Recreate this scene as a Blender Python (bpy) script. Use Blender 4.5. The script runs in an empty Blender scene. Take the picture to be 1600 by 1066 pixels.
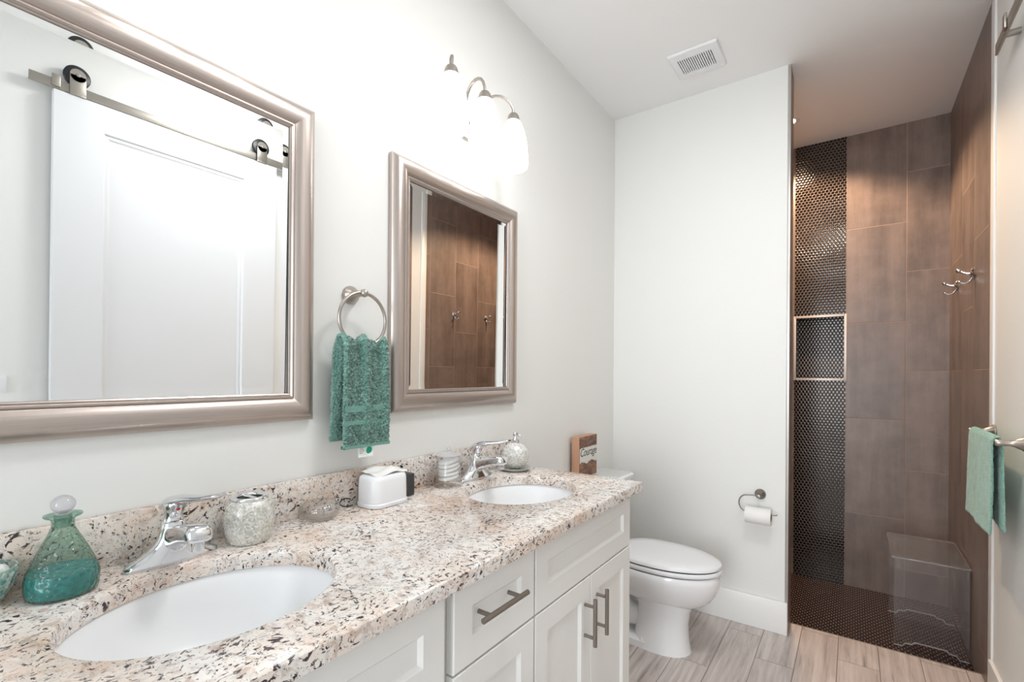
import bpy, bmesh, math, random
from math import sin, cos, pi, radians
from mathutils import Matrix, Vector
random.seed(7)
C = bpy.context.scene.collection
sc = bpy.context.scene

# ------------------------------------------------------------------ camera, world, exposure
F_PX, YAW, ROLL, PY = 746.0, radians(35.526), radians(0.366), 583.9
fw = Vector((-sin(YAW), cos(YAW), 0)); rt = Vector((cos(YAW), sin(YAW), 0)); up = Vector((0, 0, 1))
r2 = cos(ROLL) * rt + sin(ROLL) * up; u2 = -sin(ROLL) * rt + cos(ROLL) * up
cam = bpy.data.cameras.new('camera'); co = bpy.data.objects.new('camera', cam); C.objects.link(co)
M = Matrix((r2, u2, -fw)).transposed().to_4x4(); M.translation = (0, 0, 1.28); co.matrix_world = M
cam.sensor_fit = 'HORIZONTAL'; cam.sensor_width = 36; cam.lens = F_PX / 1600 * 36
cam.shift_y = (PY - 533) / 1600; cam.clip_start = 0.02
sc.camera = co
DAY_FILL_W, PANEL_FILL_W, SHADE_E, SHOWER_W, WORLD_E = 105.0, 14.0, 2.5, 118.0, 1.9
w = bpy.data.worlds.new('world'); sc.world = w; w.use_nodes = True
bg = w.node_tree.nodes['Background']; bg.inputs[0].default_value = (0.86, 0.93, 1, 1); bg.inputs[1].default_value = WORLD_E
sc.view_settings.view_transform = 'Standard'; sc.view_settings.look = 'None'
sc.view_settings.gamma = 1; sc.view_settings.use_curve_mapping = False
sc.cycles.transparent_max_bounces = 32
sc.view_settings.exposure = 0.12
def area(name, loc, rot, sx, sy, power, col):
    l = bpy.data.lights.new(name, 'AREA'); l.shape = 'RECTANGLE'; l.size = sx; l.size_y = sy; l.energy = power; l.color = col
    o = bpy.data.objects.new(name, l); C.objects.link(o); o.location = loc; o.rotation_euler = rot; return o
# added, unseen fill light, standing in for daylight through the doorway behind the camera
area('doorway_fill', (-0.1, -4.4, 1.5), (radians(90), 0, 0), 1.8, 2.4, DAY_FILL_W, (0.92, 0.965, 1.0))

# ------------------------------------------------------------------ constants (metres; camera stands at x=0, y=0)
XW, XR, ZC = -1.178, 0.456, 2.814          # vanity wall, right wall, ceiling
YF, YS, YB = 2.707, 3.734, -1.3            # partition face, shower back wall, wall behind the camera
CT = 0.904                                 # worktop height
PAN = -0.06                                # shower floor

# ------------------------------------------------------------------ geometry builder
class G:
    def __init__(s): s.v = []; s.f = []; s.m = []
    def add(s, vs, fs, mi=0, mat=None):
        n = len(s.v)
        s.v += [tuple(mat @ Vector(p)) if mat else tuple(p) for p in vs]
        s.f += [tuple(i + n for i in f) for f in fs]; s.m += [mi] * len(fs); return s
    def box(s, x0, x1, y0, y1, z0, z1, b=0.0, mi=0, seg=2, mat=None):
        bm = bmesh.new(); bmesh.ops.create_cube(bm, size=1)
        for v in bm.verts: v.co = Vector(((x0+x1)/2 + v.co.x*(x1-x0), (y0+y1)/2 + v.co.y*(y1-y0), (z0+z1)/2 + v.co.z*(z1-z0)))
        if b > 0: bmesh.ops.bevel(bm, geom=bm.edges[:], offset=b, segments=seg, affect='EDGES', profile=0.5)
        bm.verts.index_update()
        s.add([v.co[:] for v in bm.verts], [[v.index for v in f.verts] for f in bm.faces], mi, mat); bm.free(); return s
    def loft(s, rings, cap0=True, cap1=True, mi=0, closed=True, mat=None):
        n = len(rings[0]); vs = [p for r in rings for p in r]; fs = []
        for k in range(len(rings) - 1):
            for i in range(n if closed else n - 1):
                j = (i + 1) % n; fs.append((k*n+i, k*n+j, (k+1)*n+j, (k+1)*n+i))
        if cap0: fs.append(tuple(range(n))[::-1])
        if cap1: fs.append(tuple((len(rings)-1)*n + i for i in range(n)))
        return s.add(vs, fs, mi, mat)
    def lathe(s, prof, c=(0, 0, 0), n=40, axis='z', sx=1, sy=1, mi=0, cap=False, mat=None):
        """prof: list of (r, h) along the axis"""
        def P(r, h, a):
            u, v = r*cos(a)*sx, r*sin(a)*sy
            q = {'z': (u, v, h), 'x': (h, u, v), 'y': (v, h, u)}[axis]
            return (c[0]+q[0], c[1]+q[1], c[2]+q[2])
        return s.loft([[P(max(r, 1e-5), h, 2*pi*i/n) for i in range(n)] for r, h in prof], cap, cap, mi, mat=mat)
    def tube(s, pts, r, n=12, mi=0, closed=False, mat=None, flat=1.0):
        pts = [Vector(p) for p in pts]; m = len(pts); R = r if isinstance(r, (list, tuple)) else [r]*m
        rings = []; prev = None
        for i, p in enumerate(pts):
            if closed: t = pts[(i+1) % m] - pts[i-1]
            else: t = pts[min(i+1, m-1)] - pts[max(i-1, 0)]
            t.normalize()
            if prev is None:
                a = Vector((0, 0, 1)) if abs(t.z) < 0.9 else Vector((1, 0, 0)); nrm = (a - a.dot(t)*t).normalized()
            else: nrm = (prev - prev.dot(t)*t).normalized()
            prev = nrm; b = t.cross(nrm)
            rings.append([p + R[i]*(cos(2*pi*k/n)*nrm*flat + sin(2*pi*k/n)*b) for k in range(n)])
        if closed: rings.append(rings[0]); return s.loft(rings, False, False, mi, mat=mat)
        return s.loft(rings, True, True, mi, mat=mat)
    def ball(s, c, r, n=24, sz=(1, 1, 1), mi=0, mat=None):
        return s.loft([[(c[0]+r*sz[0]*sin(t)*cos(2*pi*k/n), c[1]+r*sz[1]*sin(t)*sin(2*pi*k/n), c[2]-r*sz[2]*cos(t)) for k in range(n)]
                       for t in [max(1e-3, min(pi-1e-3, pi*j/14)) for j in range(15)]], True, True, mi, mat=mat)
ORG = {}
def put(name, g, mat, parent=None, at=None, angle=38, tidy=True):
    """one mesh object; geometry given in world coordinates, origin at `at` (or the parent's)"""
    o0 = Vector(ORG[parent.name] if parent else (at or (0, 0, 0)))
    me = bpy.data.meshes.new(name); me.from_pydata([tuple(Vector(p) - o0) for p in g.v], [], g.f)
    for m_ in (mat if isinstance(mat, (list, tuple)) else [mat]): me.materials.append(m_)
    me.polygons.foreach_set('material_index', g.m)
    if tidy:
        bm = bmesh.new(); bm.from_mesh(me); bmesh.ops.recalc_face_normals(bm, faces=bm.faces[:]); bm.to_mesh(me); bm.free()
    me.polygons.foreach_set('use_smooth', [True] * len(me.polygons)); me.set_sharp_from_angle(angle=radians(angle)); me.update()
    o = bpy.data.objects.new(name, me); C.objects.link(o); ORG[o.name] = tuple(o0)
    if parent: o.parent = parent
    else: o.location = o0
    return o
def tag(o, label, cat, group=None):
    o['label'] = label; o['category'] = cat
    if group: o['group'] = group
    return o
def thing(name, label, cat, at, group=None):
    o = bpy.data.objects.new(name, None); C.objects.link(o); o.location = at; ORG[o.name] = tuple(at); o.empty_display_size = 0.05
    return tag(o, label, cat, group)
def struct(name, g, mat, **k):
    o = put(name, g, mat, **k); o['kind'] = 'structure'; return o
def dup(root, loc, label=None):
    def rec(o, par):
        c = o.copy(); C.objects.link(c); c.parent = par; ORG[c.name] = tuple(loc)
        for ch in list(o.children): rec(ch, c)
        return c
    r = rec(root, None); r.location = loc
    if label: r['label'] = label
    return r

# ------------------------------------------------------------------ materials
def lin(r, g, b): return tuple((c/255/12.92 if c/255 <= 0.04045 else ((c/255+0.055)/1.055)**2.4) for c in (r, g, b)) + (1,)
class NT:
    def __init__(s, name):
        s.mat = bpy.data.materials.new(name); s.mat.use_nodes = True; s.t = s.mat.node_tree; s.N = s.t.nodes
        s.b = s.N['Principled BSDF']; s.out = s.N['Material Output']
    def n(s, typ, **k):
        nd = s.N.new(typ)
        for a, v in k.items(): setattr(nd, a, v)
        return nd
    def L(s, a, b): s.t.links.new(a, b)
    def inp(s, sock, v):
        if hasattr(v, 'is_output'): s.L(v, sock)
        else: sock.default_value = v
    def math(s, op, a, b=0.0, c=0.0):
        nd = s.n('ShaderNodeMath', operation=op)
        s.inp(nd.inputs[0], a); s.inp(nd.inputs[1], b)
        if op in ('MULTIPLY_ADD', 'COMPARE', 'SMOOTH_MIN'): s.inp(nd.inputs[2], c)
        return nd.outputs[0]
    def ramp(s, fac, stops, interp='LINEAR'):
        nd = s.n('ShaderNodeValToRGB'); nd.color_ramp.interpolation = interp; e = nd.color_ramp.elements
        while len(e) < len(stops): e.new(0.5)
        for i, (p, c) in enumerate(stops): e[i].position = p; e[i].color = c if len(c) == 4 else (*c, 1)
        s.inp(nd.inputs[0], fac); return nd.outputs[0]
    def mix(s, fac, a, b, bt='MIX'):
        nd = s.n('ShaderNodeMix', data_type='RGBA', blend_type=bt); s.inp(nd.inputs[0], fac); s.inp(nd.inputs[6], a); s.inp(nd.inputs[7], b); return nd.outputs[2]
    def coord(s, world=False):
        return s.n('ShaderNodeNewGeometry').outputs['Position'] if world else s.n('ShaderNodeTexCoord').outputs['Object']
    def sep(s, v): nd = s.n('ShaderNodeSeparateXYZ'); s.L(v, nd.inputs[0]); return nd.outputs
    def comb(s, x, y, z=0.0):
        nd = s.n('ShaderNodeCombineXYZ'); s.inp(nd.inputs[0], x); s.inp(nd.inputs[1], y); s.inp(nd.inputs[2], z); return nd.outputs[0]
    def scale(s, v, k):
        nd = s.n('ShaderNodeVectorMath', operation='MULTIPLY'); s.L(v, nd.inputs[0]); nd.inputs[1].default_value = k; return nd.outputs[0]
    def noise(s, v, sc_, det=3, rough=0.5, dist=0.0, out=0):
        nd = s.n('ShaderNodeTexNoise'); s.L(v, nd.inputs['Vector']); nd.inputs['Scale'].default_value = sc_; nd.inputs['Detail'].default_value = det
        nd.inputs['Roughness'].default_value = rough; nd.inputs['Distortion'].default_value = dist; return nd.outputs[out]
    def voro(s, v, sc_, feature='F1', out=0, rnd=1.0):
        nd = s.n('ShaderNodeTexVoronoi', feature=feature); s.L(v, nd.inputs['Vector']); nd.inputs['Scale'].default_value = sc_; nd.inputs['Randomness'].default_value = rnd; return nd.outputs[out]
    def white(s, v): nd = s.n('ShaderNodeTexWhiteNoise', noise_dimensions='3D'); s.L(v, nd.inputs[0]); return nd.outputs[0]
    def bump(s, h, strength=0.3, dist=0.002):
        nd = s.n('ShaderNodeBump'); nd.inputs['Strength'].default_value = strength; nd.inputs['Distance'].default_value = dist
        s.L(h, nd.inputs['Height']); s.L(nd.outputs[0], s.b.inputs['Normal']); return nd.outputs[0]
    def set(s, **k):
        for a, v in k.items(): s.inp(s.b.inputs[a.replace('_', ' ')], v)
        return s
def simple(name, col, rough=0.5, metal=0.0, bump=None, coat=0.0, var=0.0):
    m = NT(name); c = lin(*col)
    m.set(Base_Color=c, Roughness=rough, Metallic=metal, Coat_Weight=coat)
    if var:
        f = m.noise(m.coord(), 6, 4); m.set(Base_Color=m.mix(f, tuple(x*(1-var) for x in c[:3])+(1,), c))
    if bump: m.bump(m.noise(m.coord(), bump[0], 3), bump[1], bump[2])
    return m.mat
def emit(name, col, e):
    m = NT(name); m.set(Base_Color=(0.9, 0.9, 0.9, 1), Roughness=0.3, Emission_Color=(*col, 1), Emission_Strength=e); return m.mat
def thin_glass(name, tint, rough=0.02, bump=None, refl=1.0, body=0.0, edge=3.0):
    m = NT(name); tr = m.n('ShaderNodeBsdfTransparent'); tr.inputs[0].default_value = (*tint, 1)
    gl = m.n('ShaderNodeBsdfGlossy'); gl.inputs['Roughness'].default_value = rough
    fr = m.n('ShaderNodeLayerWeight'); fr.inputs[0].default_value = 0.5      # Schlick on |cos|, the same from both sides of the sheet
    tr_c = m.mix(m.math('POWER', fr.outputs['Facing'], 2.0), (*tint, 1), (*[t**edge for t in tint], 1)); m.L(tr_c, tr.inputs[0])
    sch = m.math('ADD', 0.045*refl, m.math('MULTIPLY', m.math('POWER', fr.outputs['Facing'], 4.0), 0.75))
    mx = m.n('ShaderNodeMixShader'); m.L(sch, mx.inputs[0]); m.L(tr.outputs[0], mx.inputs[1]); m.L(gl.outputs[0], mx.inputs[2])
    res = mx.outputs[0]
    if body:
        df = m.n('ShaderNodeBsdfDiffuse'); df.inputs[0].default_value = (*[0.9*t for t in tint], 1); m2 = m.n('ShaderNodeMixShader')
        m2.inputs[0].default_value = body; m.L(res, m2.inputs[1]); m.L(df.outputs[0], m2.inputs[2]); res = m2.outputs[0]
    if bump:
        b = m.n('ShaderNodeBump'); b.inputs['Strength'].default_value = bump[1]; b.inputs['Distance'].default_value = bump[2]
        m.L(m.voro(m.coord(), bump[0], 'SMOOTH_F1'), b.inputs['Height']); m.L(b.outputs[0], gl.inputs['Normal']); m.L(b.outputs[0], fr.inputs['Normal'])
    m.L(res, m.out.inputs[0]); return m.mat

wall_m = simple('painted_wall', (233, 233, 230), 0.55, bump=(55, 0.10, 0.004))
ceil_m = simple('ceiling_paint', (246, 246, 246), 0.7)
trim_m = simple('trim_paint', (240, 240, 238), 0.35)
cab_m = simple('cabinet_lacquer', (243, 243, 240), 0.3)
cab_in = simple('cabinet_shadow_gap', (150, 145, 138), 0.6)
porc = simple('porcelain', (244, 245, 246), 0.06, coat=0.3)
basin_m = simple('satin_porcelain', (243, 244, 245), 0.32)
chrome = simple('chrome', (226, 227, 230), 0.05, 1.0)
nickel = simple('brushed_nickel', (178, 170, 162), 0.32, 1.0)
dark_nickel = simple('handle_nickel', (146, 139, 132), 0.34, 1.0)
steel = simple('track_steel', (165, 160, 152), 0.38, 1.0)
black_p = simple('black_plastic', (32, 32, 34), 0.4)
gray_p = simple('charcoal_plastic', (58, 59, 62), 0.5)
white_p = simple('white_plastic', (238, 239, 241), 0.3)
white_soft = simple('white_cotton', (242, 242, 241), 0.9, bump=(220, 0.5, 0.002))
paper_m = simple('tissue_paper', (240, 239, 236), 0.9, bump=(150, 0.3, 0.001))
card_m = simple('cardboard_core', (120, 100, 85), 0.9)
door_m = simple('door_paint', (226, 227, 229), 0.4)
gap_shade = simple('painted_gap_shade', (45, 43, 42), 0.8)  # dark colour standing in for shade in gaps and slots
red_m = simple('red_dot', (190, 40, 50), 0.4)
tag_w = simple('white_tag', (240, 242, 240), 0.6)
tag_g = simple('teal_leaf_print', (0, 160, 130), 0.5)
tag_t = simple('grey_print', (150, 165, 160), 0.6)
shade_m = emit('lit_frosted_glass', (1.0, 0.985, 0.965), SHADE_E)
lamp_m = emit('lit_lens', (1.0, 0.70, 0.46), 18.0)

def mat_frame(ax):
    m = NT('champagne_silver_rail_' + ax); v = m.coord()
    f = m.noise(m.scale(v, (60, 3, 500) if ax == 'y' else (60, 500, 3)), 1, 3)
    m.set(Base_Color=m.mix(f, lin(172, 160, 153), lin(204, 193, 186)), Metallic=0.9, Roughness=0.33)
    return m.mat
frame_m = [mat_frame('y'), mat_frame('z'), gap_shade]
def mat_mirror():
    m = NT('silvered_mirror'); m.set(Base_Color=(0.93, 0.945, 0.945, 1), Metallic=1.0, Roughness=0.0); return m.mat
mirror_m = mat_mirror()

def mat_granite():
    m = NT('speckled_granite'); v = m.coord(True)
    wob = m.n('ShaderNodeVectorMath', operation='MULTIPLY_ADD'); m.L(m.noise(v, 14, 3, out=1), wob.inputs[0]); wob.inputs[1].default_value = (0.06,)*3; m.L(v, wob.inputs[2]); q = wob.outputs[0]
    big = m.noise(q, 6, 4, 0.6)
    base = m.ramp(big, [(0.34, lin(218, 192, 174)), (0.47, lin(232, 219, 208)), (0.60, lin(238, 234, 229))])
    gr = m.noise(q, 48, 4, 0.65)
    base = m.mix(m.ramp(gr, [(0.50, (0, 0, 0)), (0.62, (0.7,)*3)]), base, lin(204, 196, 190))
    tan = m.noise(m.scale(q, (1, 1.2, 1)), 42, 3, 0.6)
    base = m.mix(m.ramp(tan, [(0.53, (0, 0, 0)), (0.66, (0.65,)*3)]), base, lin(184, 156, 139))
    dens = m.noise(q, 10, 2)
    dd = m.math('MULTIPLY', m.math('SUBTRACT', dens, 0.5), 0.22)
    dark = m.ramp(m.noise(q, 34, 2), [(0.38, lin(34, 32, 35)), (0.54, lin(70, 56, 58)), (0.7, lin(104, 96, 96))])
    f1 = m.math('ADD', m.noise(m.scale(q, (1.2, 0.85, 1.0)), 105, 3.5, 0.62, 0.5), dd)
    base = m.mix(m.ramp(f1, [(0.585, (0, 0, 0)), (0.615, (1, 1, 1))]), base, dark)
    f2 = m.math('ADD', m.noise(m.scale(q, (0.9, 1.1, 1.1)), 200, 3, 0.6), m.math('MULTIPLY', dd, -0.5))
    base = m.mix(m.ramp(f2, [(0.610, (0, 0, 0)), (0.650, (0.85,)*3)]), base, lin(84, 74, 74))
    f3 = m.noise(m.scale(q, (1, 0.9, 1)), 120, 2, 0.5)
    base = m.mix(m.ramp(f3, [(0.30, (0.55,)*3), (0.36, (0, 0, 0))]), base, lin(240, 236, 230))
    m.set(Base_Color=base, Roughness=0.2); return m.mat
granite = mat_granite()

def grid_tiles(m, u, v, uw, vh, u0, v0, stagger, grout=0.0029):
    """running bond: columns of width uw, each shifted by `stagger` of a length; returns mask(1 = grout), cell vector"""
    cu = m.math('DIVIDE', m.math('SUBTRACT', u, u0), uw); col = m.math('FLOOR', cu)
    sh = m.math('MULTIPLY', col, stagger)
    cv = m.math('ADD', m.math('DIVIDE', m.math('SUBTRACT', v, v0), vh), sh); row = m.math('FLOOR', cv)
    def edge(c, size):
        f = m.math('FRACT', c); d = m.math('MINIMUM', f, m.math('SUBTRACT', 1.0, f)); return m.math('MULTIPLY', d, size)
    d = m.math('MINIMUM', edge(cu, uw), edge(cv, vh))
    mask = m.math('SUBTRACT', 1.0, m.math('MINIMUM', m.math('DIVIDE', d, grout), 1.0))
    return mask, m.comb(col, row, 3.0)
def mat_tile(name, ax, u0, v0, lo, hi):
    m = NT(name); P = m.sep(m.coord(True))
    mask, cell = grid_tiles(m, P[ax], P[2], 0.3, 0.601, u0, v0, 0.5)
    rnd = m.white(cell)
    sv = m.comb(m.math('MULTIPLY', P[0], 9.0), m.math('MULTIPLY', P[1], 9.0), m.math('ADD', m.math('MULTIPLY', P[2], 0.9), m.math('MULTIPLY', rnd, 30)))
    st = m.noise(sv, 1.0, 6, 0.62); cl = m.noise(m.coord(True), 7, 5, 0.65)
    f = m.math('ADD', m.math('MULTIPLY', st, 0.6), m.math('MULTIPLY', cl, 0.4))
    col = m.ramp(f, [(0.36, lin(*lo)), (0.62, lin(*hi))])
    col = m.mix(m.math('MULTIPLY', rnd, 0.22), col, lin(*lo))
    mk = m.ramp(mask, [(0.25, (0, 0, 0)), (0.55, (1, 1, 1))])
    m.set(Base_Color=m.mix(mk, col, lin(168, 145, 132)), Roughness=m.math('ADD', 0.34, m.math('MULTIPLY', mk, 0.4)))
    m.bump(m.math('SUBTRACT', 1.0, mask), 0.6, 0.0015); return m.mat
LO, HI = (104, 90, 83), (144, 127, 118)
tile_y = mat_tile('taupe_tile_side', 1, 3.35, 1.9125, LO, HI)      # walls running along y
tile_x = mat_tile('taupe_tile_back', 0, -0.04, 1.612, LO, HI)     # walls running along x
def mat_planks():
    m = NT('wood_look_plank_tile'); P = m.sep(m.coord(True))
    mask, cell = grid_tiles(m, P[0], P[1], 0.1525, 0.612, -0.0505, 2.613, 1/3, 0.0022)
    rnd = m.white(cell)
    sv = m.comb(m.math('MULTIPLY', P[0], 26.0), m.math('ADD', m.math('MULTIPLY', P[1], 2.0), m.math('MULTIPLY', rnd, 40)), m.math('MULTIPLY', rnd, 9))
    st = m.noise(sv, 1.0, 6, 0.66, 0.7)
    st2 = m.noise(m.scale(sv, (2.4, 1.0, 1)), 1.0, 4, 0.6)
    f = m.math('ADD', m.math('MULTIPLY', st, 0.65), m.math('MULTIPLY', st2, 0.35))
    col = m.ramp(f, [(0.32, lin(134, 123, 119)), (0.45, lin(192, 181, 176)), (0.64, lin(224, 214, 209))])
    col = m.mix(m.math('MULTIPLY', rnd, 0.28), col, lin(174, 162, 157))
    mk = m.ramp(mask, [(0.2, (0, 0, 0)), (0.5, (1, 1, 1))])
    m.set(Base_Color=m.mix(mk, col, lin(120, 110, 104)), Roughness=0.36); m.bump(m.math('SUBTRACT', 1.0, mask), 0.5, 0.001); return m.mat
plank_m = mat_planks()
def mat_penny(name, ax, ay, pitch, col, grout, rough=0.08, frac=0.448):
    m = NT(name); P = m.sep(m.coord(True)); sx, sy = pitch, pitch*math.sqrt(3)
    def lat(ox, oy):
        cu = m.math('ADD', m.math('DIVIDE', P[ax], sx), ox); cv = m.math('ADD', m.math('DIVIDE', P[ay], sy), oy)
        du = m.math('MULTIPLY', m.math('SUBTRACT', m.math('FRACT', cu), 0.5), sx); dv = m.math('MULTIPLY', m.math('SUBTRACT', m.math('FRACT', cv), 0.5), sy)
        d = m.math('SQRT', m.math('ADD', m.math('MULTIPLY', du, du), m.math('MULTIPLY', dv, dv)))
        return d, m.comb(m.math('FLOOR', cu), m.math('FLOOR', cv), ox*7)
    d1, c1 = lat(0, 0); d2, c2 = lat(0.5, 0.5)
    d = m.math('DIVIDE', m.math('MINIMUM', d1, d2), pitch)
    first = m.math('LESS_THAN', d1, d2); cell = m.mix(first, c2, c1); rnd = m.white(cell)
    dot = m.ramp(d, [(frac, (1, 1, 1)), (frac + 0.035, (0, 0, 0))])
    c = m.mix(m.math('MULTIPLY', rnd, 0.5), lin(*col), tuple(0.4*x for x in lin(*col)[:3]) + (1,))
    m.set(Base_Color=m.mix(dot, lin(*grout), c), Roughness=m.math('SUBTRACT', 0.85, m.math('MULTIPLY', dot, 0.85 - rough)))
    m.bump(m.ramp(d, [(0.0, (1, 1, 1)), (0.25, (0.93,)*3), (frac - 0.06, (0.75,)*3), (frac + 0.03, (0, 0, 0))]), 0.55, 0.0022); return m.mat
penny_w = mat_penny('black_penny_mosaic', 0, 2, 0.0205, (22, 18, 17), (134, 118, 107), 0.09, 0.456)
penny_side = mat_penny('black_penny_mosaic_side', 1, 2, 0.0205, (22, 18, 17), (134, 118, 107), 0.09, 0.456)
penny_f = mat_penny('dark_penny_floor', 0, 1, 0.0225, (26, 14, 13), (150, 124, 111), 0.25, 0.466)
def mat_crackle(name, cols, sc_=250):
    m = NT(name); v = m.coord(); cell = m.voro(v, sc_, out=1); S = m.n('ShaderNodeSeparateColor'); m.L(cell, S.inputs[0])
    ed = m.voro(v, sc_, 'DISTANCE_TO_EDGE')
    big = m.noise(v, 28, 3)
    col = m.ramp(m.math('ADD', m.math('MULTIPLY', S.outputs[0], 0.6), m.math('MULTIPLY', big, 0.4)), [(p, lin(*c)) for p, c in cols], 'LINEAR')
    line = m.ramp(ed, [(0.03, (1, 1, 1)), (0.09, (0, 0, 0))])
    m.set(Base_Color=m.mix(m.math('MULTIPLY', line, 0.5), col, lin(176, 174, 166)), Roughness=m.math('ADD', 0.12, m.math('MULTIPLY', S.outputs[1], 0.3)), Metallic=m.math('MULTIPLY', S.outputs[2], 0.3))
    m.bump(m.ramp(ed, [(0.0, (0, 0, 0)), (0.1, (1, 1, 1))]), 0.22, 0.0005); return m.mat
crackle = mat_crackle('silver_crackle_glass', [(0.25, (188, 188, 178)), (0.45, (216, 215, 206)), (0.75, (242, 242, 237))])
crackle_w = mat_crackle('white_crackle_glass', [(0.2, (186, 186, 182)), (0.45, (226, 225, 220)), (0.75, (250, 250, 247))])
crackle_t = mat_crackle('teal_crackle_mosaic', [(0.2, (84, 150, 146)), (0.5, (176, 200, 190)), (0.75, (232, 236, 228))], 150)
def mat_terry(name, a, b):
    m = NT(name); v = m.coord(); f = m.noise(v, 260, 3, 0.75); big = m.noise(v, 40, 2)
    m.set(Base_Color=m.mix(m.ramp(m.math('ADD', m.math('MULTIPLY', f, 0.75), m.math('MULTIPLY', big, 0.25)), [(0.34, (0, 0, 0)), (0.64, (1, 1, 1))]), lin(*a), lin(*b)), Roughness=0.95, Sheen_Weight=0.5)
    m.bump(f, 0.9, 0.003); return m.mat
terry = mat_terry('green_terry', (50, 100, 88), (150, 196, 182))
terry_flat = mat_terry('green_woven_band', (84, 138, 124), (112, 164, 150))
terry2 = mat_terry('pale_green_terry', (82, 142, 124), (160, 206, 190))
def mat_board():
    m = NT('stained_wood_print'); v = m.coord(); n1 = m.noise(m.scale(v, (1, 2, 9)), 7, 5, 0.6, 0.8); n2 = m.noise(v, 16, 3)
    m.set(Base_Color=m.ramp(m.math('ADD', m.math('MULTIPLY', n1, 0.55), m.math('MULTIPLY', n2, 0.45)), [(0.35, lin(78, 58, 48)), (0.5, lin(116, 84, 66)), (0.62, lin(158, 116, 90))]), Roughness=0.6); return m.mat
board_m = mat_board()
raw_wood = simple('raw_light_wood', (208, 160, 130), 0.6, var=0.15)
clear_m = thin_glass('clear_glass', (0.985, 0.987, 0.985), 0.02, edge=2.0)
ribbed_m = thin_glass('cut_glass', (0.965, 0.965, 0.96), 0.04, refl=1.8, body=0.05, edge=5.0)
aqua_m = thin_glass('pale_aqua_glass', (0.66, 0.80, 0.73), 0.06, bump=(150, 0.9, 0.004), body=0.035, edge=3.2)
acryl_m = thin_glass('clear_acrylic', (0.955, 0.95, 0.95), 0.02, refl=0.6, body=0.03, edge=2.0)
acryl_edge = thin_glass('acrylic_edge', (0.80, 0.78, 0.78), 0.10, refl=2.5, body=0.42)
acryl_rim = thin_glass('acrylic_rim', (0.88, 0.86, 0.86), 0.08, refl=2.0, body=0.10)
def mat_liquid():
    m = NT('teal_liquid'); f = m.voro(m.coord(), 120, 'SMOOTH_F1')
    m.set(Base_Color=m.mix(f, lin(0, 116, 128), lin(0, 168, 176)), Roughness=0.08, Specular_IOR_Level=0.8); m.bump(f, 0.7, 0.004); return m.mat
liquid_m = mat_liquid()

# ------------------------------------------------------------------ the room shell
T = 0.12
struct('floor', G().box(XW-T, XR+0.6, YB-0.4, 2.852, -0.1, 0), plank_m)
struct('floor_shower', G().box(XW-T, XR+T, 2.852, YS+T, PAN-0.1, PAN), penny_f)
struct('ceiling', G().box(XW-T, XR+0.6, YB-0.4, YS+T, ZC, ZC+0.1), ceil_m)
struct('wall_left', G().box(XW-T, XW, YB-0.4, 2.852, 0, ZC), wall_m)
struct('wall_shower_left', G().box(XW-T, XW, 2.852, YS+T, PAN, ZC), tile_y)
struct('wall_right', G().box(XR+0.001, XR+T, YB-0.4, 2.70, 0, ZC), wall_m)
struct('wall_shower_right', G().box(XR, XR+T, 2.70, YS+T, PAN, ZC), tile_y)
# partition between toilet and shower: painted face, tiled end and back
g = G().box(XW, -0.262, YF, 2.842, 0, ZC)
struct('wall_partition', g, wall_m)
struct('wall_partition_tile', G().box(XW, -0.262, 2.842, 2.852, PAN, ZC).box(-0.262, -0.256, YF+0.011, 2.852, 0, ZC), tile_y)
struct('trim_1', G().box(-0.268, -0.2545, YF-0.002, YF+0.011, 0, ZC, 0.001), simple('metal_edge_trim', (190, 186, 182), 0.35, 0.7))
# back wall of the shower with its mosaic strip and niche
NX0, NX1, NZ0, NZ1 = -0.317, -0.044, 1.258, 1.666
struct('wall_shower_back', G().box(XW, -0.322, YS, YS+T, PAN, ZC).box(-0.039, XR, YS, YS+T, PAN, ZC), tile_x)
struct('wall_mosaic', G().box(-0.322, -0.039, YS-0.001, YS+T, PAN, NZ0).box(-0.322, -0.039, YS-0.001, YS+T, NZ1, ZC)
       .box(-0.322, NX0, YS-0.001, YS+T, NZ0, NZ1).box(NX1, -0.039, YS-0.001, YS+T, NZ0, NZ1).box(NX0, NX1, YS+0.09, YS+T, NZ0, NZ1), penny_w)
struct('wall_niche', G().box(NX0-0.003, NX0+0.003, YS, YS+0.09, NZ0, NZ1).box(NX1-0.003, NX1+0.003, YS, YS+0.09, NZ0, NZ1), penny_side)
t_ = 0.011; y0, y1 = YS-0.006, YS+0.012
struct('trim_2', G().box(NX0-t_, NX0+0.004, y0, y1, NZ0-t_, NZ1+t_, 0.001).box(NX1-0.004, NX1+t_, y0, y1, NZ0-t_, NZ1+t_, 0.001)
       .box(NX0, NX1, y0, y1, NZ0-t_, NZ0+0.004, 0.001).box(NX0, NX1, y0, y1, NZ1-0.004, NZ1+t_, 0.001), simple('pale_metal_trim', (222, 212, 205), 0.35, 0.2))
# white edge strip where the shower tile stops on the right wall
struct('trim_3', G().box(XR-0.006, XR+0.004, 2.645, 2.70, 0, ZC, 0.002), trim_m)
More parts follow.
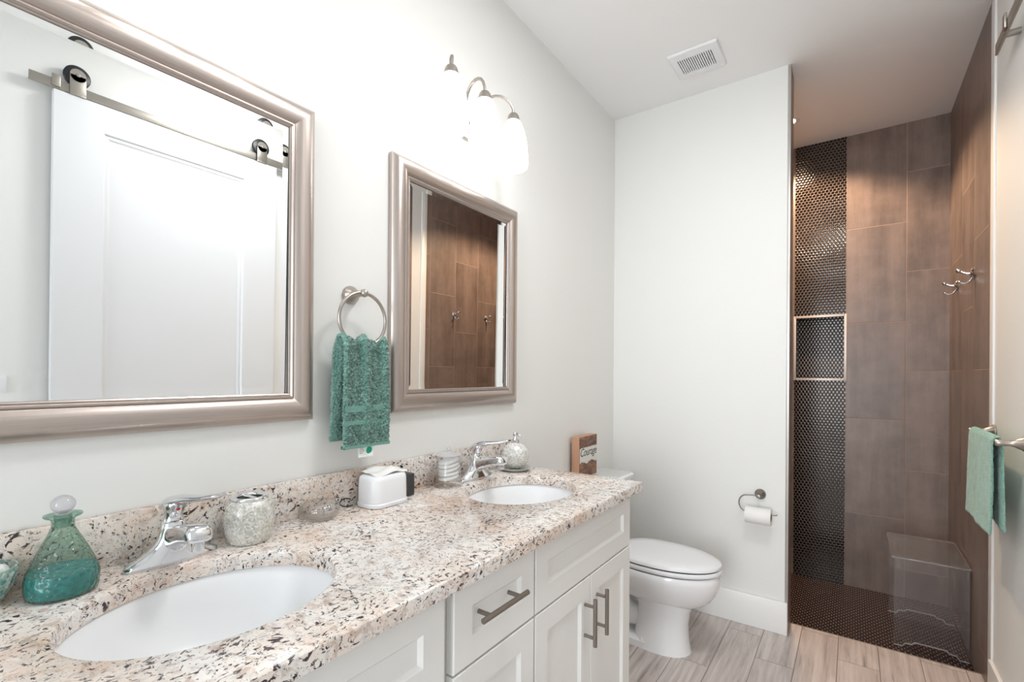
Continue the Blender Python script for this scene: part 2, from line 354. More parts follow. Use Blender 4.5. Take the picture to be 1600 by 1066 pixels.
# shower pan lip and doorway wall behind the camera
struct('trim_4', G().box(-0.256, XR, 2.846, 2.856, PAN, 0.001, 0.001), simple('sill_metal', (150, 135, 125), 0.4, 0.6))
struct('wall_back', G().box(XW, -0.85, YB-T, YB, 0, ZC).box(0.35, XR, YB-T, YB, 0, ZC).box(-0.85, 0.35, YB-T, YB, 2.5, ZC), wall_m)
struct('trim_5', G().box(-0.94, -0.85, YB, YB+0.018, 0, 2.59, 0.003).box(0.35, 0.44, YB, YB+0.018, 0, 2.59, 0.003).box(-0.85, 0.35, YB, YB+0.018, 2.5, 2.59, 0.003), trim_m)
def bb(name, x0, x1, y0, y1): struct(name, G().box(x0, x1, y0, y1, 0, 0.16, 0.004), trim_m)
bb('baseboard_far', XW, -0.256, 2.69, YF-0.0005)
bb('baseboard_left', XW, XW+0.015, 1.62, 2.69)
bb('baseboard_right', XR-0.015, XR+0.0005, YB, 2.645)

# ------------------------------------------------------------------ vanity cabinets
FX = -0.63                                 # front face of doors and drawers
def shaker(g, y0, y1, z0, z1, s=0.064, d=0.008, th=0.02):
    """a shaker front facing +x with a recessed flat panel: one closed shell"""
    def rect(x, i): return [(x, y0+i, z0+i), (x, y1-i, z0+i), (x, y1-i, z1-i), (x, y0+i, z1-i)]
    R = [rect(FX-th, 0.0), rect(FX-0.002, 0.0), rect(FX, 0.002), rect(FX, s-0.006), rect(FX-0.002, s-0.004), rect(FX-d, s+0.002)]
    g.loft(R, True, True); return g
def bar_handle(parent, y, z, L, vertical):
    hx = FX + 0.034; g = G(); n = 'handle'
    if vertical: g.tube([(hx, y, z-L/2), (hx, y, z+L/2)], 0.006, 14); st = [(y, z-L*0.33), (y, z+L*0.33)]
    else: g.tube([(hx, y-L/2, z), (hx, y+L/2, z)], 0.006, 14); st = [(y-L*0.33, z), (y+L*0.33, z)]
    for a, b in st: g.tube([(FX-0.001, a, b), (hx, a, b)], 0.0048, 12)
    return put(n, g, dark_nickel, parent)
def sink_base(y0, y1, label, at):
    t = thing('sink_cabinet', label, 'cabinet', at, 'sink cabinets under the worktop')
    # carcass open at the top so the basin can hang inside
    g = G().box(XW+0.002, FX-0.0215, y0+0.001, y0+0.019, 0.10, 0.873).box(XW+0.002, FX-0.0215, y1-0.019, y1-0.001, 0.10, 0.873)
    g.box(XW+0.002, XW+0.014, y0+0.019, y1-0.019, 0.10, 0.873).box(XW+0.014, FX-0.0215, y0+0.019, y1-0.019, 0.10, 0.118)
    g.box(FX-0.04, FX-0.0215, y0+0.019, y1-0.019, 0.118, 0.69).box(FX-0.04, FX-0.0215, y0+0.019, y1-0.019, 0.69, 0.873)
    put('body', g, cab_m, t); put('toe_kick', G().box(XW+0.05, FX-0.09, y0+0.001, y1-0.001, 0, 0.10), cab_m, t)
    put('drawer_front', shaker(G(), y0+0.003, y1-0.003, 0.688, 0.862, 0.062), cab_m, t)
    ym = (y0+y1)/2
    d1 = put('door', shaker(G(), y0+0.003, ym-0.0015, 0.112, 0.683), cab_m, t); bar_handle(d1, ym-0.040, 0.567, 0.135, True)
    d2 = put('door', shaker(G(), ym+0.0015, y1-0.003, 0.112, 0.683), cab_m, t); bar_handle(d2, ym+0.040, 0.567, 0.135, True)
    return t
sink_base(0.985, 1.60, 'white shaker sink cabinet with two tall bar handles, beside the toilet', (-0.9, 1.2925, 0))
sink_base(0.060, 0.671, 'white shaker sink cabinet cut off by bottom edge of the photo', (-0.9, 0.3655, 0))
t = thing('drawer_cabinet', 'narrow white drawer stack with one horizontal bar handle between the sink cabinets', 'cabinet', (-0.9, 0.832, 0))
put('body', G().box(XW+0.002, FX-0.0215, 0.6745, 0.9835, 0.10, 0.873), cab_m, t)
put('toe_kick', G().box(XW+0.05, FX-0.09, 0.6745, 0.9835, 0, 0.10), cab_m, t)
for z0, z1 in ((0.688, 0.862), (0.405, 0.683), (0.112, 0.400)):
    d = put('drawer', shaker(G(), 0.693, 0.982, z0, z1, 0.062), cab_m, t)
    bar_handle(d, 0.822, z0 + (0.098 if z1 > 0.8 else (z1-z0)/2), 0.16, False)

# ------------------------------------------------------------------ worktop with two oval cut-outs
SX, SA, SB = -0.882, 0.168, 0.203          # basin centre x, half sizes
SINKS = (0.370, 1.293); CX0, CX1, CY0, CY1, CB = XW+0.001, -0.597, 0.045, 1.627, 0.873
def counter_mesh():
    bm = bmesh.new(); NE = 96; e = 0.004
    def loop(pts): 
        vs = [bm.verts.new(p) for p in pts]; return vs, [bm.edges.new((vs[i], vs[(i+1) % len(vs)])) for i in range(len(vs))]
    def rect(i, z): return [(CX0, CY0+i, z), (CX1-i, CY0+i, z), (CX1-i, CY1-i, z), (CX0, CY1-i, z)]
    def ell(k, i, z): return [(SX+(SA+i)*cos(2*pi*a/NE), SINKS[k]+(SB+i)*sin(2*pi*a/NE), z) for a in range(NE)]
    def bridge(a, b):
        for i in range(len(a)): j = (i+1) % len(a); bm.faces.new((a[i], a[j], b[j], b[i]))
    top, te = loop(rect(e, CT)); holes = [loop(ell(k, e, CT)) for k in (0, 1)]
    bmesh.ops.triangle_fill(bm, use_beauty=True, use_dissolve=False, edges=te + holes[0][1] + holes[1][1], normal=(0, 0, 1))
    bot, be = loop(rect(0, CB)); bh = [loop(ell(k, 0, CB)) for k in (0, 1)]
    bmesh.ops.triangle_fill(bm, use_beauty=True, use_dissolve=False, edges=be + bh[0][1] + bh[1][1], normal=(0, 0, -1))
    m1, _ = loop(rect(e*0.3, CT-e*0.3)); m2, _ = loop(rect(0, CT-e)); bridge(top, m1); bridge(m1, m2); bridge(m2, bot)
    for k in (0, 1):
        a, _ = loop(ell(k, e*0.3, CT-e*0.3)); b, _ = loop(ell(k, 0, CT-e)); bridge(holes[k][0], a); bridge(a, b); bridge(b, bh[k][0])
    bm.verts.index_update(); g = G(); g.add([v.co[:] for v in bm.verts], [[v.index for v in f.verts] for f in bm.faces]); bm.free(); return g
ct = thing('countertop', 'long speckled cream granite worktop with two oval cut-outs', 'countertop', (SX, 0.836, CB))
put('slab', counter_mesh(), granite, ct, angle=50)
put('backsplash', G().box(XW+0.001, XW+0.021, CY0, 1.653-0.026, CT, 1.003, 0.002), granite, ct)
def basin(y, label):
    t = thing('sink', label, 'sink', (SX, y, CB-0.14), 'undermount oval sinks'); g = G(); n = 72
    prof = [(1.10, 0.0, -0.012), (1.10, 0.0, -0.0005), (1.035, 0, -0.0005), (1.02, 0, -0.003), (0.985, 0, -0.025), (0.93, 0, -0.065), (0.82, 0, -0.105), (0.62, 0, -0.131), (0.35, 0, -0.141), (0.115, 0, -0.144)]
    rings = [[(SX+SA*k*cos(2*pi*i/n) + 0*dx, y+(SB*k if k > 0.2 else SA*k)*sin(2*pi*i/n), CB+z) for i in range(n)] for k, dx, z in prof]
    under = [[(SX+SA*k*cos(2*pi*i/n), y+(SB*k if k > 0.2 else SA*k)*sin(2*pi*i/n), CB+z) for i in range(n)] for k, z in ((0.115, -0.156), (0.64, -0.145), (0.88, -0.113), (0.99, -0.07), (1.05, -0.012))]
    g.loft(rings + under + [rings[0]], False, False); put('basin', g, basin_m, t, angle=70)
    put('drain', G().lathe([(0.0, -0.1415), (0.010, -0.1412), (0.013, -0.1425), (0.0175, -0.142), (0.021, -0.1405), (0.022, -0.144), (0.022, -0.165), (0.0, -0.165)], (SX, y, CB), 32), chrome, t)
    return t
basin(SINKS[0], 'white oval undermount sink nearest the camera, beside the teal bottle')
basin(SINKS[1], 'white oval undermount sink beside the round soap dispenser')

# ------------------------------------------------------------------ faucets
def make_faucet(y, label):
    X = -1.097; t = thing('faucet', label, 'faucet', (X, y, CT), 'single lever chrome faucets'); n = 40
    def oval(a, b, z, cx=X, p=2.4):
        out = []
        for i in range(n):
            c_, s_ = cos(2*pi*i/n), sin(2*pi*i/n)
            out.append((cx + a*math.copysign(abs(c_)**(2/p), c_), y + b*math.copysign(abs(s_)**(2/2.0), s_), z))
        return out
    g = G()   # boat-shaped deck plate sweeping up into the body
    g.loft([oval(0.026, 0.080, CT), oval(0.0265, 0.081, CT+0.004), oval(0.025, 0.078, CT+0.010), oval(0.0225, 0.062, CT+0.019), oval(0.0215, 0.045, CT+0.029),
            oval(0.021, 0.033, CT+0.040), oval(0.0205, 0.026, CT+0.052), oval(0.020, 0.0225, CT+0.066), oval(0.0195, 0.021, CT+0.078), oval(0.017, 0.018, CT+0.082)])
    put('body', g, chrome, t, angle=60)
    # squared spout reaching over the bowl
    g = G(); rings = []
    for k, (dx, z, hw, hh) in enumerate([(0.004, 0.047, 0.020, 0.022), (0.035, 0.058, 0.0195, 0.0195), (0.07, 0.069, 0.0205, 0.0170), (0.105, 0.0755, 0.0215, 0.0155), (0.124, 0.077, 0.0210, 0.0140), (0.129, 0.0775, 0.015, 0.008)]):
        r = []
        for i in range(24):
            c_, s_ = cos(2*pi*i/24), sin(2*pi*i/24); p = 2/3.6
            r.append((X+dx - 0.25*hh*math.copysign(abs(s_)**p, s_), y + hw*math.copysign(abs(c_)**p, c_), CT+z + hh*math.copysign(abs(s_)**p, s_)))
        rings.append(r)
    g.loft(rings); sp = put('spout', g, chrome, t, angle=60)
    put('aerator', G().lathe([(0.0, 0.046), (0.011, 0.046), (0.0115, 0.048), (0.0115, 0.066), (0.0, 0.066)], (X+0.112, y, CT), 24), chrome, sp)
    # tilted neck and flat lever blade above the spout
    g = G(); rings = []
    for (dx, z, a, b) in [(0.0, 0.080, 0.018, 0.019), (0.001, 0.090, 0.0150, 0.0155), (0.005, 0.102, 0.0185, 0.0175), (0.009, 0.112, 0.0235, 0.0205), (0.006, 0.121, 0.019, 0.0185), (0.002, 0.125, 0.011, 0.012)]:
        rings.append([(X+dx+a*cos(2*pi*i/24), y+b*sin(2*pi*i/24), CT+z+0.20*a*cos(2*pi*i/24)) for i in range(24)])
    g.loft(rings)
    rings = []
    for dx, dy, z, hw, hh in [(-0.020, -.004, 0.103, 0.010, 0.004), (-0.014, -.003, 0.109, 0.0185, 0.009), (0.002, 0, 0.117, 0.0215, 0.0135), (0.022, 0.004, 0.1235, 0.0205, 0.0115), (0.05, 0.012, 0.1285, 0.0170, 0.0075), (0.085, 0.024, 0.133, 0.0145, 0.0055), (0.112, 0.034, 0.139, 0.0135, 0.0045), (0.121, 0.0375, 0.1415, 0.009, 0.003)]:
        r = []
        for i in range(20):
            c_, s_ = cos(2*pi*i/20), sin(2*pi*i/20); r.append((X+dx, y+dy+hw*c_, CT+z+hh*s_))
        rings.append(r)
    g.loft(rings); lv = put('lever', g, chrome, t, angle=60)
    put('indicator', G().ball((X+0.024, y, CT+0.108), 0.0042, 12, (0.5, 1, 1)), red_m, lv)
    return t
f1 = make_faucet(0.382, 'chrome single-lever faucet between the teal bottle and toothbrush holder')
dup(f1, (-1.097, 1.318, CT), 'chrome single-lever faucet between the cotton jar and soap dispenser')

# ------------------------------------------------------------------ framed mirrors
def make_mirror(y0, y1, z0, z1, label, tilt):
    t = thing('mirror', label, 'mirror', (XW, (y0+y1)/2, z0), 'silver framed wall mirrors')
    prof = [(0.0, 0.001), (0.0, 0.016), (0.002, 0.019), (0.006, 0.0235), (0.012, 0.029), (0.020, 0.033), (0.029, 0.0345), (0.038, 0.0335), (0.048, 0.0295), (0.056, 0.0245),
            (0.0575, 0.022), (0.0595, 0.0245), (0.0625, 0.0245), (0.0645, 0.0215), (0.0655, 0.0205), (0.0675, 0.0215), (0.070, 0.020), (0.0705, 0.0175), (0.0705, 0.012), (0.0705, 0.001)]
    g = G(); rings = []
    for d, h in prof: rings.append([(XW+h, y0+d, z0+d), (XW+h, y1-d, z0+d), (XW+h, y1-d, z1-d), (XW+h, y0+d, z1-d)])
    rings.append(rings[0]); g.loft(rings, False, False); g.m = [2 if k//4 in (len(prof)-3,) else k % 2 for k in range(len(g.f))]; put('frame', g, frame_m, t, angle=30)  # third slot paints a dark shadow line along the inner lip
    i0 = 0.0695; bw = 0.016; zc = (z0+z1)/2; g = G()
    def X(z, d=0.0): return XW + 0.0125 + tilt*(z-zc) + d
    ra = [(y0+i0, z0+i0), (y1-i0, z0+i0), (y1-i0, z1-i0), (y0+i0, z1-i0)]; rb = [(y0+i0+bw, z0+i0+bw), (y1-i0-bw, z0+i0+bw), (y1-i0-bw, z1-i0-bw), (y0+i0+bw, z1-i0-bw)]
    g.add([(X(z), y, z) for y, z in rb], [(0, 1, 2, 3)])
    for k in range(4):      # bevelled border, its facets leaning 1.6 degrees
        j = (k+1) % 4; g.add([(X(ra[k][1], 0.00054), *ra[k]), (X(ra[j][1], 0.00054), *ra[j]), (X(rb[j][1]), *rb[j]), (X(rb[k][1]), *rb[k])], [(0, 1, 2, 3)])
    gl = put('glass', g, mirror_m, t, angle=0.2, tidy=False)
    gl.data.polygons.foreach_set('use_smooth', [False]*len(gl.data.polygons))
    return t
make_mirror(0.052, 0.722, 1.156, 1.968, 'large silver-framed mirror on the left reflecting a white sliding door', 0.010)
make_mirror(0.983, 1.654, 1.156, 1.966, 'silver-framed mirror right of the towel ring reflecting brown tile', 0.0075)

# ------------------------------------------------------------------ three-light vanity fixtures
def make_sconce(y, label):
    t = thing('vanity_light', label, 'wall light', (XW, y, 2.17), 'three-shade bathroom wall lights')
    put('backplate', G().box(XW+0.0005, XW+0.018, y-0.075, y+0.075, 2.145, 2.215, 0.008, seg=3), nickel, t)
    for k in (-1, 0, 1):
        yy = y + 0.172*k; xs = -1.052; g = G()
        pts = [(XW+0.012, y+0.05*k, 2.185)]
        for a in range(0, 11):
            th = pi*a/10; q = a/10
            pts.append((XW+0.035 + (xs-XW-0.035)*(0.5-0.5*cos(th)), y+0.05*k+(yy-y-0.05*k)*min(1, q*1.15), 2.20+0.02*(1-q) + 0.085*sin(th)**0.8 + 0.055*q))
        g.tube(pts, 0.0052, 12); put('arm', g, nickel, t)
        put('shade_cap', G().lathe([(0.0, 0.030), (0.008, 0.030), (0.016, 0.026), (0.0205, 0.018), (0.0235, 0.008), (0.027, -0.001), (0.026, -0.003), (0.0, -0.003)], (xs, yy, 2.236), 32), nickel, t)
        put('shade', G().lathe([(0.024, 0.002), (0.032, -0.012), (0.041, -0.035), (0.0485, -0.065), (0.054, -0.10), (0.0565, -0.135), (0.0565, -0.165), (0.0545, -0.176), (0.052, -0.178), (0.0505, -0.174), (0.052, -0.155), (0.051, -0.11), (0.045, -0.06), (0.030, -0.015), (0.020, -0.003), (0.0, -0.003)], (xs, yy, 2.236), 40), shade_m, t, angle=80)
    return t
s1 = make_sconce(1.300, 'lit three-shade nickel wall light above the mirror right of towel ring')
dup(s1, (XW, 0.372, 2.17), 'lit three-shade wall light over the left mirror, mostly out of frame')

# ------------------------------------------------------------------ ceiling vent, shower light
t = thing('ceiling_vent', 'white slotted exhaust fan grille on the ceiling', 'vent', (-0.624, 2.407, ZC)); g = G()
vx0, vx1, vy0, vy1 = -0.737, -0.512, 2.302, 2.514; zt = ZC-0.0005
ix0, ix1, iy0, iy1 = vx0+0.032, vx1-0.032, vy0+0.045, vy1-0.045
def vr(i, z): return [(vx0+i, vy0+i, z), (vx1-i, vy0+i, z), (vx1-i, vy1-i, z), (vx0+i, vy1-i, z)]
def ir(z): return [(ix0, iy0, z), (ix1, iy0, z), (ix1, iy1, z), (ix0, iy1, z)]
g.loft([vr(0, zt), vr(0, zt-0.006), vr(0.004, zt-0.011), vr(0.02, zt-0.014), ir(zt-0.015), ir(zt-0.004)], False, False)
put('cover', g, white_p, t, angle=25)
put('slot_shade', G().box(ix0, ix1, iy0, iy1, zt-0.005, zt-0.001), gap_shade, t)  # solid dark plate behind the slats, painted as the shade inside
N = 16
for k in range(N + 1):
    xx = ix0 + (ix1-ix0)*k/N; put('slat', G().box(xx-0.0028, xx+0.0028, iy0, iy1, zt-0.015, zt-0.005), white_p, t)
t = thing('recessed_light', 'small round recessed ceiling light inside the shower', 'ceiling light', (-0.333, 3.31, ZC))
put('trim_ring', G().lathe([(0.045, -0.002), (0.047, -0.006), (0.062, -0.006), (0.066, -0.001), (0.066, 0.0), (0.045, 0.0)], (-0.333, 3.31, ZC-0.001), 40), white_p, t)
put('lens', G().lathe([(0.0, -0.003), (0.045, -0.003), (0.045, -0.001), (0.0, -0.001)], (-0.333, 3.31, ZC-0.001), 40), lamp_m, t)
l = bpy.data.lights.new('bulb', 'SPOT'); l.energy = SHOWER_W; l.color = (1.0, 0.70, 0.46); l.spot_size = radians(140); l.spot_blend = 0.35; l.shadow_soft_size = 0.045
lo = bpy.data.objects.new('bulb', l); C.objects.link(lo); lo.parent = t; lo.location = (0, 0, -0.012)

# ceiling panel added as fill light over the middle of the room, out of frame
t = thing('ceiling_fill_panel', 'added square fill light panel on the ceiling, out of view', 'ceiling light', (-0.15, 1.20, ZC))
put('frame', G().box(-0.35, 0.05, 1.0, 1.40, ZC-0.028, ZC-0.0005, 0.006), white_p, t)
put('diffuser', G().box(-0.335, 0.035, 1.015, 1.385, ZC-0.031, ZC-0.0285, 0.001), emit('fill_panel_glow', (1.0, 0.98, 0.95), 2.0), t)
l = bpy.data.lights.new('lamp', 'AREA'); l.shape = 'SQUARE'; l.size = 0.36; l.energy = PANEL_FILL_W; l.color = (1.0, 1.0, 1.0)
lo = bpy.data.objects.new('lamp', l); C.objects.link(lo); lo.parent = t; lo.location = (0, 0, -0.034)

# ------------------------------------------------------------------ towel ring and hand towel
RY, RZ, RX = 0.845, 1.428, XW+0.062
t = thing('towel_ring', 'brushed nickel towel ring holding the green hand towel between the mirrors', 'towel ring', (XW, RY-0.012, 1.50))
put('wall_mount', G().lathe([(0.0, 0.0005), (0.026, 0.0005), (0.0265, 0.006), (0.024, 0.012), (0.016, 0.022), (0.011, 0.034), (0.0085, 0.046), (0.008, 0.062), (0.0, 0.062)], (XW, RY, RZ+0.074), 32, 'x'), nickel, t)
put('knuckle', G().ball((RX+0.004, RY, RZ+0.074), 0.0115), nickel, t)
put('ring', G().tube([(RX, RY+0.077*cos(2*pi*i/64), RZ+0.075*sin(2*pi*i/64)) for i in range(64)], 0.0048, 12, closed=True), nickel, t)
def towel_sheet(y0, y1, path, nu, nv, pleat, thick, rng, amp=0.0022, side_shift=None):
    """path: list of (x, z, dy) samples along the cloth; returns a thick closed cloth as grid rings"""
    P = [Vector(p) for p in path]; L = [0]
    for i in range(1, len(P)): L.append(L[-1] + (P[i]-P[i-1]).length)
    def at(s):
        d = s*L[-1]
        for i in range(1, len(P)):
            if d <= L[i]: q = (d-L[i-1])/max(1e-9, L[i]-L[i-1]); return P[i-1].lerp(P[i], q), (P[i]-P[i-1]).normalized()
        return P[-1], (P[-1]-P[-2]).normalized()
    g = G(); front = []; back = []
    for a in range(nu + 1):
        s = a/nu; c, tt = at(s); nrm = Vector((tt.y, -tt.x))        # in (x, z)
        fr, bk = [], []
        for b in range(nv + 1):
            q = b/nv; yy = y0 + (y1-y0)*q + c.z; pl = pleat(s, q)
            edge = min(1, min(q, 1-q)/0.05, min(s, 1-s)/0.012)**0.5; h = thick/2*(0.25+0.75*edge)
            j = lambda: rng.uniform(-amp, amp)
            x, z = c.x + nrm.x*pl, c.y + nrm.y*pl
            fr.append((x+nrm.x*(h+j()), yy+j()*0.6, z+nrm.y*(h+j())+j()*0.5)); bk.append((x-nrm.x*(h+j()*0.5), yy+j()*0.6, z-nrm.y*(h+j()*0.5)))
        front.append(fr); back.append(bk)
    nvv = nv + 1
    vs = [p for r in front for p in r] + [p for r in back for p in r]; off = len(front)*nvv; fs = []
    for a in range(nu):
        for b in range(nv):
            i = a*nvv+b; fs.append((i, i+1, i+nvv+1, i+nvv)); fs.append((off+i, off+i+nvv, off+i+nvv+1, off+i+1))
    for a in range(nu):
        for b in (0, nv): i = a*nvv+b; fs.append((i, i+nvv, off+i+nvv, off+i))
    for a in (0, nu):
        for b in range(nv): i = a*nvv+b; fs.append((i, off+i, off+i+1, i+1))
    return g.add(vs, fs)
rng = random.Random(3); TX = RX
path = [(TX+0.016, 1.076, 0.0), (TX+0.017, 1.15, 0.0), (TX+0.015, 1.25, 0), (TX+0.012, 1.32, 0), (TX+0.010, 1.355, 0), (TX+0.005, 1.368, 0), (TX-0.002, 1.371, 0), (TX-0.009, 1.364, 0), (TX-0.014, 1.34, -0.003), (TX-0.018, 1.25, -0.008), (TX-0.021, 1.15, -0.012), (TX-0.021, 1.094, -0.014)]
def pleat(s, q):
    up_ = math.exp(-((s-0.5)/0.26)**2); return (0.006*sin(q*2*pi*2.3+0.6)+0.003*sin(q*2*pi*4.4+1.2))*(0.25+up_) + 0.004*sin(9*s)*(q-0.5)
t = thing('hand_towel', 'green terry hand towel folded through the towel ring', 'towel', (TX, RY, 1.07))
put('cloth', towel_sheet(0.770, 0.921, path, 300, 74, pleat, 0.013, rng, 0.0036), terry, t, angle=180)
for z0, z1 in ((1.173, 1.190), (1.138, 1.150), (1.075, 1.083)):
    g = G(); fr = []
    for a in range(5):
        z = z0+(z1-z0)*a/4
        fr.append([(TX+0.0165+0.0078+0.0006*sin(pi*a/4) + 0.25*(0.006*sin(q/40*2*pi*2.3+0.6)+0.003*sin(q/40*2*pi*4.4+1.2)), 0.7695+0.152*q/40, z) for q in range(41)])
    bk = [[(x-0.0175, y, z) for x, y, z in r] for r in fr]
    g.loft(fr + bk[::-1] + [fr[0]], False, False, closed=False); put('woven_band', g, terry_flat, t)
tg = put('tag', G().box(TX+0.012, TX+0.0128, 0.822, 0.872, 1.046, 1.082), tag_w, t)
g = G(); cy, cz, r = 0.858, 1.064, 0.0095
g.loft([[(TX+0.0128+d, cy+r*cos(a)*(1 if not (pi < a < 1.5*pi) else 1.15), cz+r*sin(a)*(1 if not (pi < a < 1.5*pi) else 1.15)) for a in [2*pi*i/28 for i in range(28)]] for d in (0, 0.0004)]); put('leaf_print', g, tag_g, tg)
g = G()
for k, z in enumerate((1.072, 1.067, 1.062, 1.057)): g.box(TX+0.0128, TX+0.0131, 0.826, 0.826+(0.016, 0.013, 0.017, 0.011)[k], z, z+0.0018)
put('text_lines', g, tag_t, tg)

# ------------------------------------------------------------------ things on the worktop
Z = CT + 0.0004
# decanter with teal liquid
dx, dy = -1.086, 0.217; prof_o = [(0.0, 0.0005), (0.041, 0.0005), (0.0458, 0.003), (0.0475, 0.009), (0.0487, 0.028), (0.0468, 0.038), (0.0415, 0.053), (0.0335, 0.072), (0.0255, 0.089), (0.0185, 0.103), (0.0152, 0.112), (0.0148, 0.123), (0.0175, 0.128), (0.0235, 0.1295), (0.0255, 0.1315), (0.0250, 0.1335), (0.0215, 0.1345)]
prof_i = [(r-0.0028 if r > 0.02 else r-0.0035, h-0.0012) for r, h in prof_o[::-1] if 0.012 < r < 0.0485 or h > 0.01]
t = thing('decanter', 'textured glass decanter half full of teal liquid with round stopper', 'bottle', (dx, dy, CT))
put('bottle', G().lathe(prof_o + [(0.0115, 0.1335), (0.0112, 0.112)], (dx, dy, Z), 48), aqua_m, t, angle=80)
lq = [(0.0, 0.0025), (0.040, 0.0025), (0.0448, 0.005), (0.0465, 0.010), (0.0476, 0.028), (0.0460, 0.0375), (0.0448, 0.0405), (0.0, 0.0405)]
put('liquid', G().lathe(lq, (dx, dy, Z), 48), liquid_m, t)
g = G().lathe([(0.0, 0.112), (0.0095, 0.112), (0.0108, 0.128), (0.0112, 0.135), (0.0, 0.135)], (dx, dy, Z), 24)
g.ball((dx, dy, Z+0.150), 0.0165, 24, (1, 1, 0.92)); put('stopper', g, thin_glass('stopper_glass', (0.88, 0.87, 0.89), 0.03, refl=1.5, body=0.22), t)
# mosaic bowl with cotton, cut by the left edge
bx, by = -1.122, 0.118
t = thing('mosaic_bowl', 'teal and white mosaic bowl of cotton at the left edge', 'bowl', (bx, by, CT))
put('bowl', G().lathe([(0.0, 0.0), (0.030, 0.0), (0.034, 0.006), (0.047, 0.030), (0.052, 0.052), (0.051, 0.060), (0.0485, 0.060), (0.049, 0.050), (0.043, 0.028), (0.030, 0.008), (0.0, 0.006)], (bx, by, Z), 48), crackle_t, t, angle=80)
for i, (a, r, h) in enumerate([(0.2, 0.026, 0.048), (1.5, 0.026, 0.046), (2.8, 0.025, 0.047), (4.1, 0.026, 0.046), (5.3, 0.025, 0.048), (0.9, 0.002, 0.062)]):
    c = (bx+r*cos(a), by+r*sin(a), Z+h); g = G(); rr = random.Random(i)
    g.ball(c, 0.0165, 20); g.v = [tuple(Vector(c)+(Vector(p)-Vector(c))*rr.uniform(0.9, 1.08)) for p in g.v]
    tag(put('cotton_ball', g, white_soft, at=c, angle=180), 'white cotton ball heaped in the mosaic bowl', 'cotton ball', 'cotton balls in the mosaic bowl')
# toothbrush holder
hx, hy = -1.092, 0.527
t = thing('toothbrush_holder', 'silver crackle glass toothbrush holder with chrome lid beside near faucet', 'toothbrush holder', (hx, hy, CT))
put('body', G().lathe([(0.0, 0.0), (0.038, 0.0), (0.0415, 0.004), (0.0475, 0.022), (0.051, 0.045), (0.0495, 0.066), (0.0445, 0.084), (0.039, 0.0925), (0.036, 0.094), (0.030, 0.092), (0.030, 0.02), (0.0, 0.02)], (hx, hy, Z), 56), crackle, t, angle=80)
g = G().lathe([(0.0365, 0.0925), (0.038, 0.095), (0.0375, 0.099), (0.034, 0.1015), (0.027, 0.100), (0.0255, 0.097), (0.026, 0.093)], (hx, hy, Z), 56)
put('lid', g, chrome, t, angle=60)
put('divider', G().box(hx-0.028, hx+0.028, hy-0.005, hy+0.005, Z+0.0955, Z+0.0995, 0.001), chrome, t)
put('inside', G().lathe([(0.0, 0.088), (0.0295, 0.088), (0.0295, 0.0895), (0.0, 0.0895)], (hx, hy, Z), 32), simple('olive_inside', (62, 84, 52), 0.6), t)
# cut glass dish with lid
px, py = -1.112, 0.713
def fluted(prof, c, n=96, k=32, amp=0.03): return [[(c[0]+r*(1+amp*f*cos(k*2*pi*i/n))*cos(2*pi*i/n), c[1]+r*(1+amp*f*cos(k*2*pi*i/n))*sin(2*pi*i/n), c[2]+h) for i in range(n)] for r, h, f in prof]
t = thing('candy_dish', 'small round cut glass dish with ribbed lid against the backsplash', 'dish', (px, py, CT))
put('bowl', G().loft(fluted([(0.001, 0.0, 0), (0.034, 0.0, 0), (0.038, 0.004, 0.4), (0.045, 0.013, 1), (0.0475, 0.021, 1), (0.0475, 0.0235, 0.2), (0.044, 0.0235, 0.2), (0.042, 0.014, 0.6), (0.033, 0.005, 0), (0.001, 0.004, 0)], (px, py, Z)), False, False), ribbed_m, t, angle=60)
ld = put('lid', G().loft(fluted([(0.0485, 0.0242, 0.2), (0.0485, 0.0275, 0.2), (0.046, 0.0345, 1), (0.038, 0.0425, 1), (0.025, 0.0475, 0.8), (0.009, 0.049, 0), (0.0055, 0.051, 0), (0.0085, 0.054, 0), (0.0095, 0.0575, 0), (0.006, 0.061, 0), (0.0005, 0.0615, 0)], (px, py, Z)), False, False), ribbed_m, t, angle=60)
# white dispenser with tissue, black cube, cable
qx0, qx1, qy0, qy1 = -1.150, -1.052, 0.838, 0.972
def rrect(x0, x1, y0, y1, z, r, n=8):
    out = []
    for cx, cy, a0 in ((x1-r, y1-r, 0), (x0+r, y1-r, pi/2), (x0+r, y0+r, pi), (x1-r, y0+r, 1.5*pi)):
        for i in range(n+1): a = a0 + pi/2*i/n; out.append((cx+r*cos(a), cy+r*sin(a), z))
    return out
def rr_loft(prof, r0): return [rrect(qx0+i, qx1-i, qy0+i, qy1-i, Z+z, max(0.002, r0-i)) for i, z in prof]
t = thing('tissue_dispenser', 'white rounded plastic dispenser with a tissue lying on top', 'dispenser', ((qx0+qx1)/2, (qy0+qy1)/2, CT))
put('base', G().loft(rr_loft([(0.003, 0.0), (0.0, 0.002), (-0.001, 0.010), (0.001, 0.013), (0.004, 0.014)], 0.034)), white_p, t)
put('body', G().loft(rr_loft([(0.003, 0.0141), (0.003, 0.040), (0.004, 0.074), (0.006, 0.081), (0.012, 0.0865), (0.022, 0.088), (0.04, 0.0885)], 0.032)), white_p, t, angle=60)
put('small_mark', G().box(qx1-0.0058, qx1-0.0046, 0.912, 0.928, Z+0.029, Z+0.0312), tag_t, t)
g = G(); nu, nv = 20, 24; vs = []
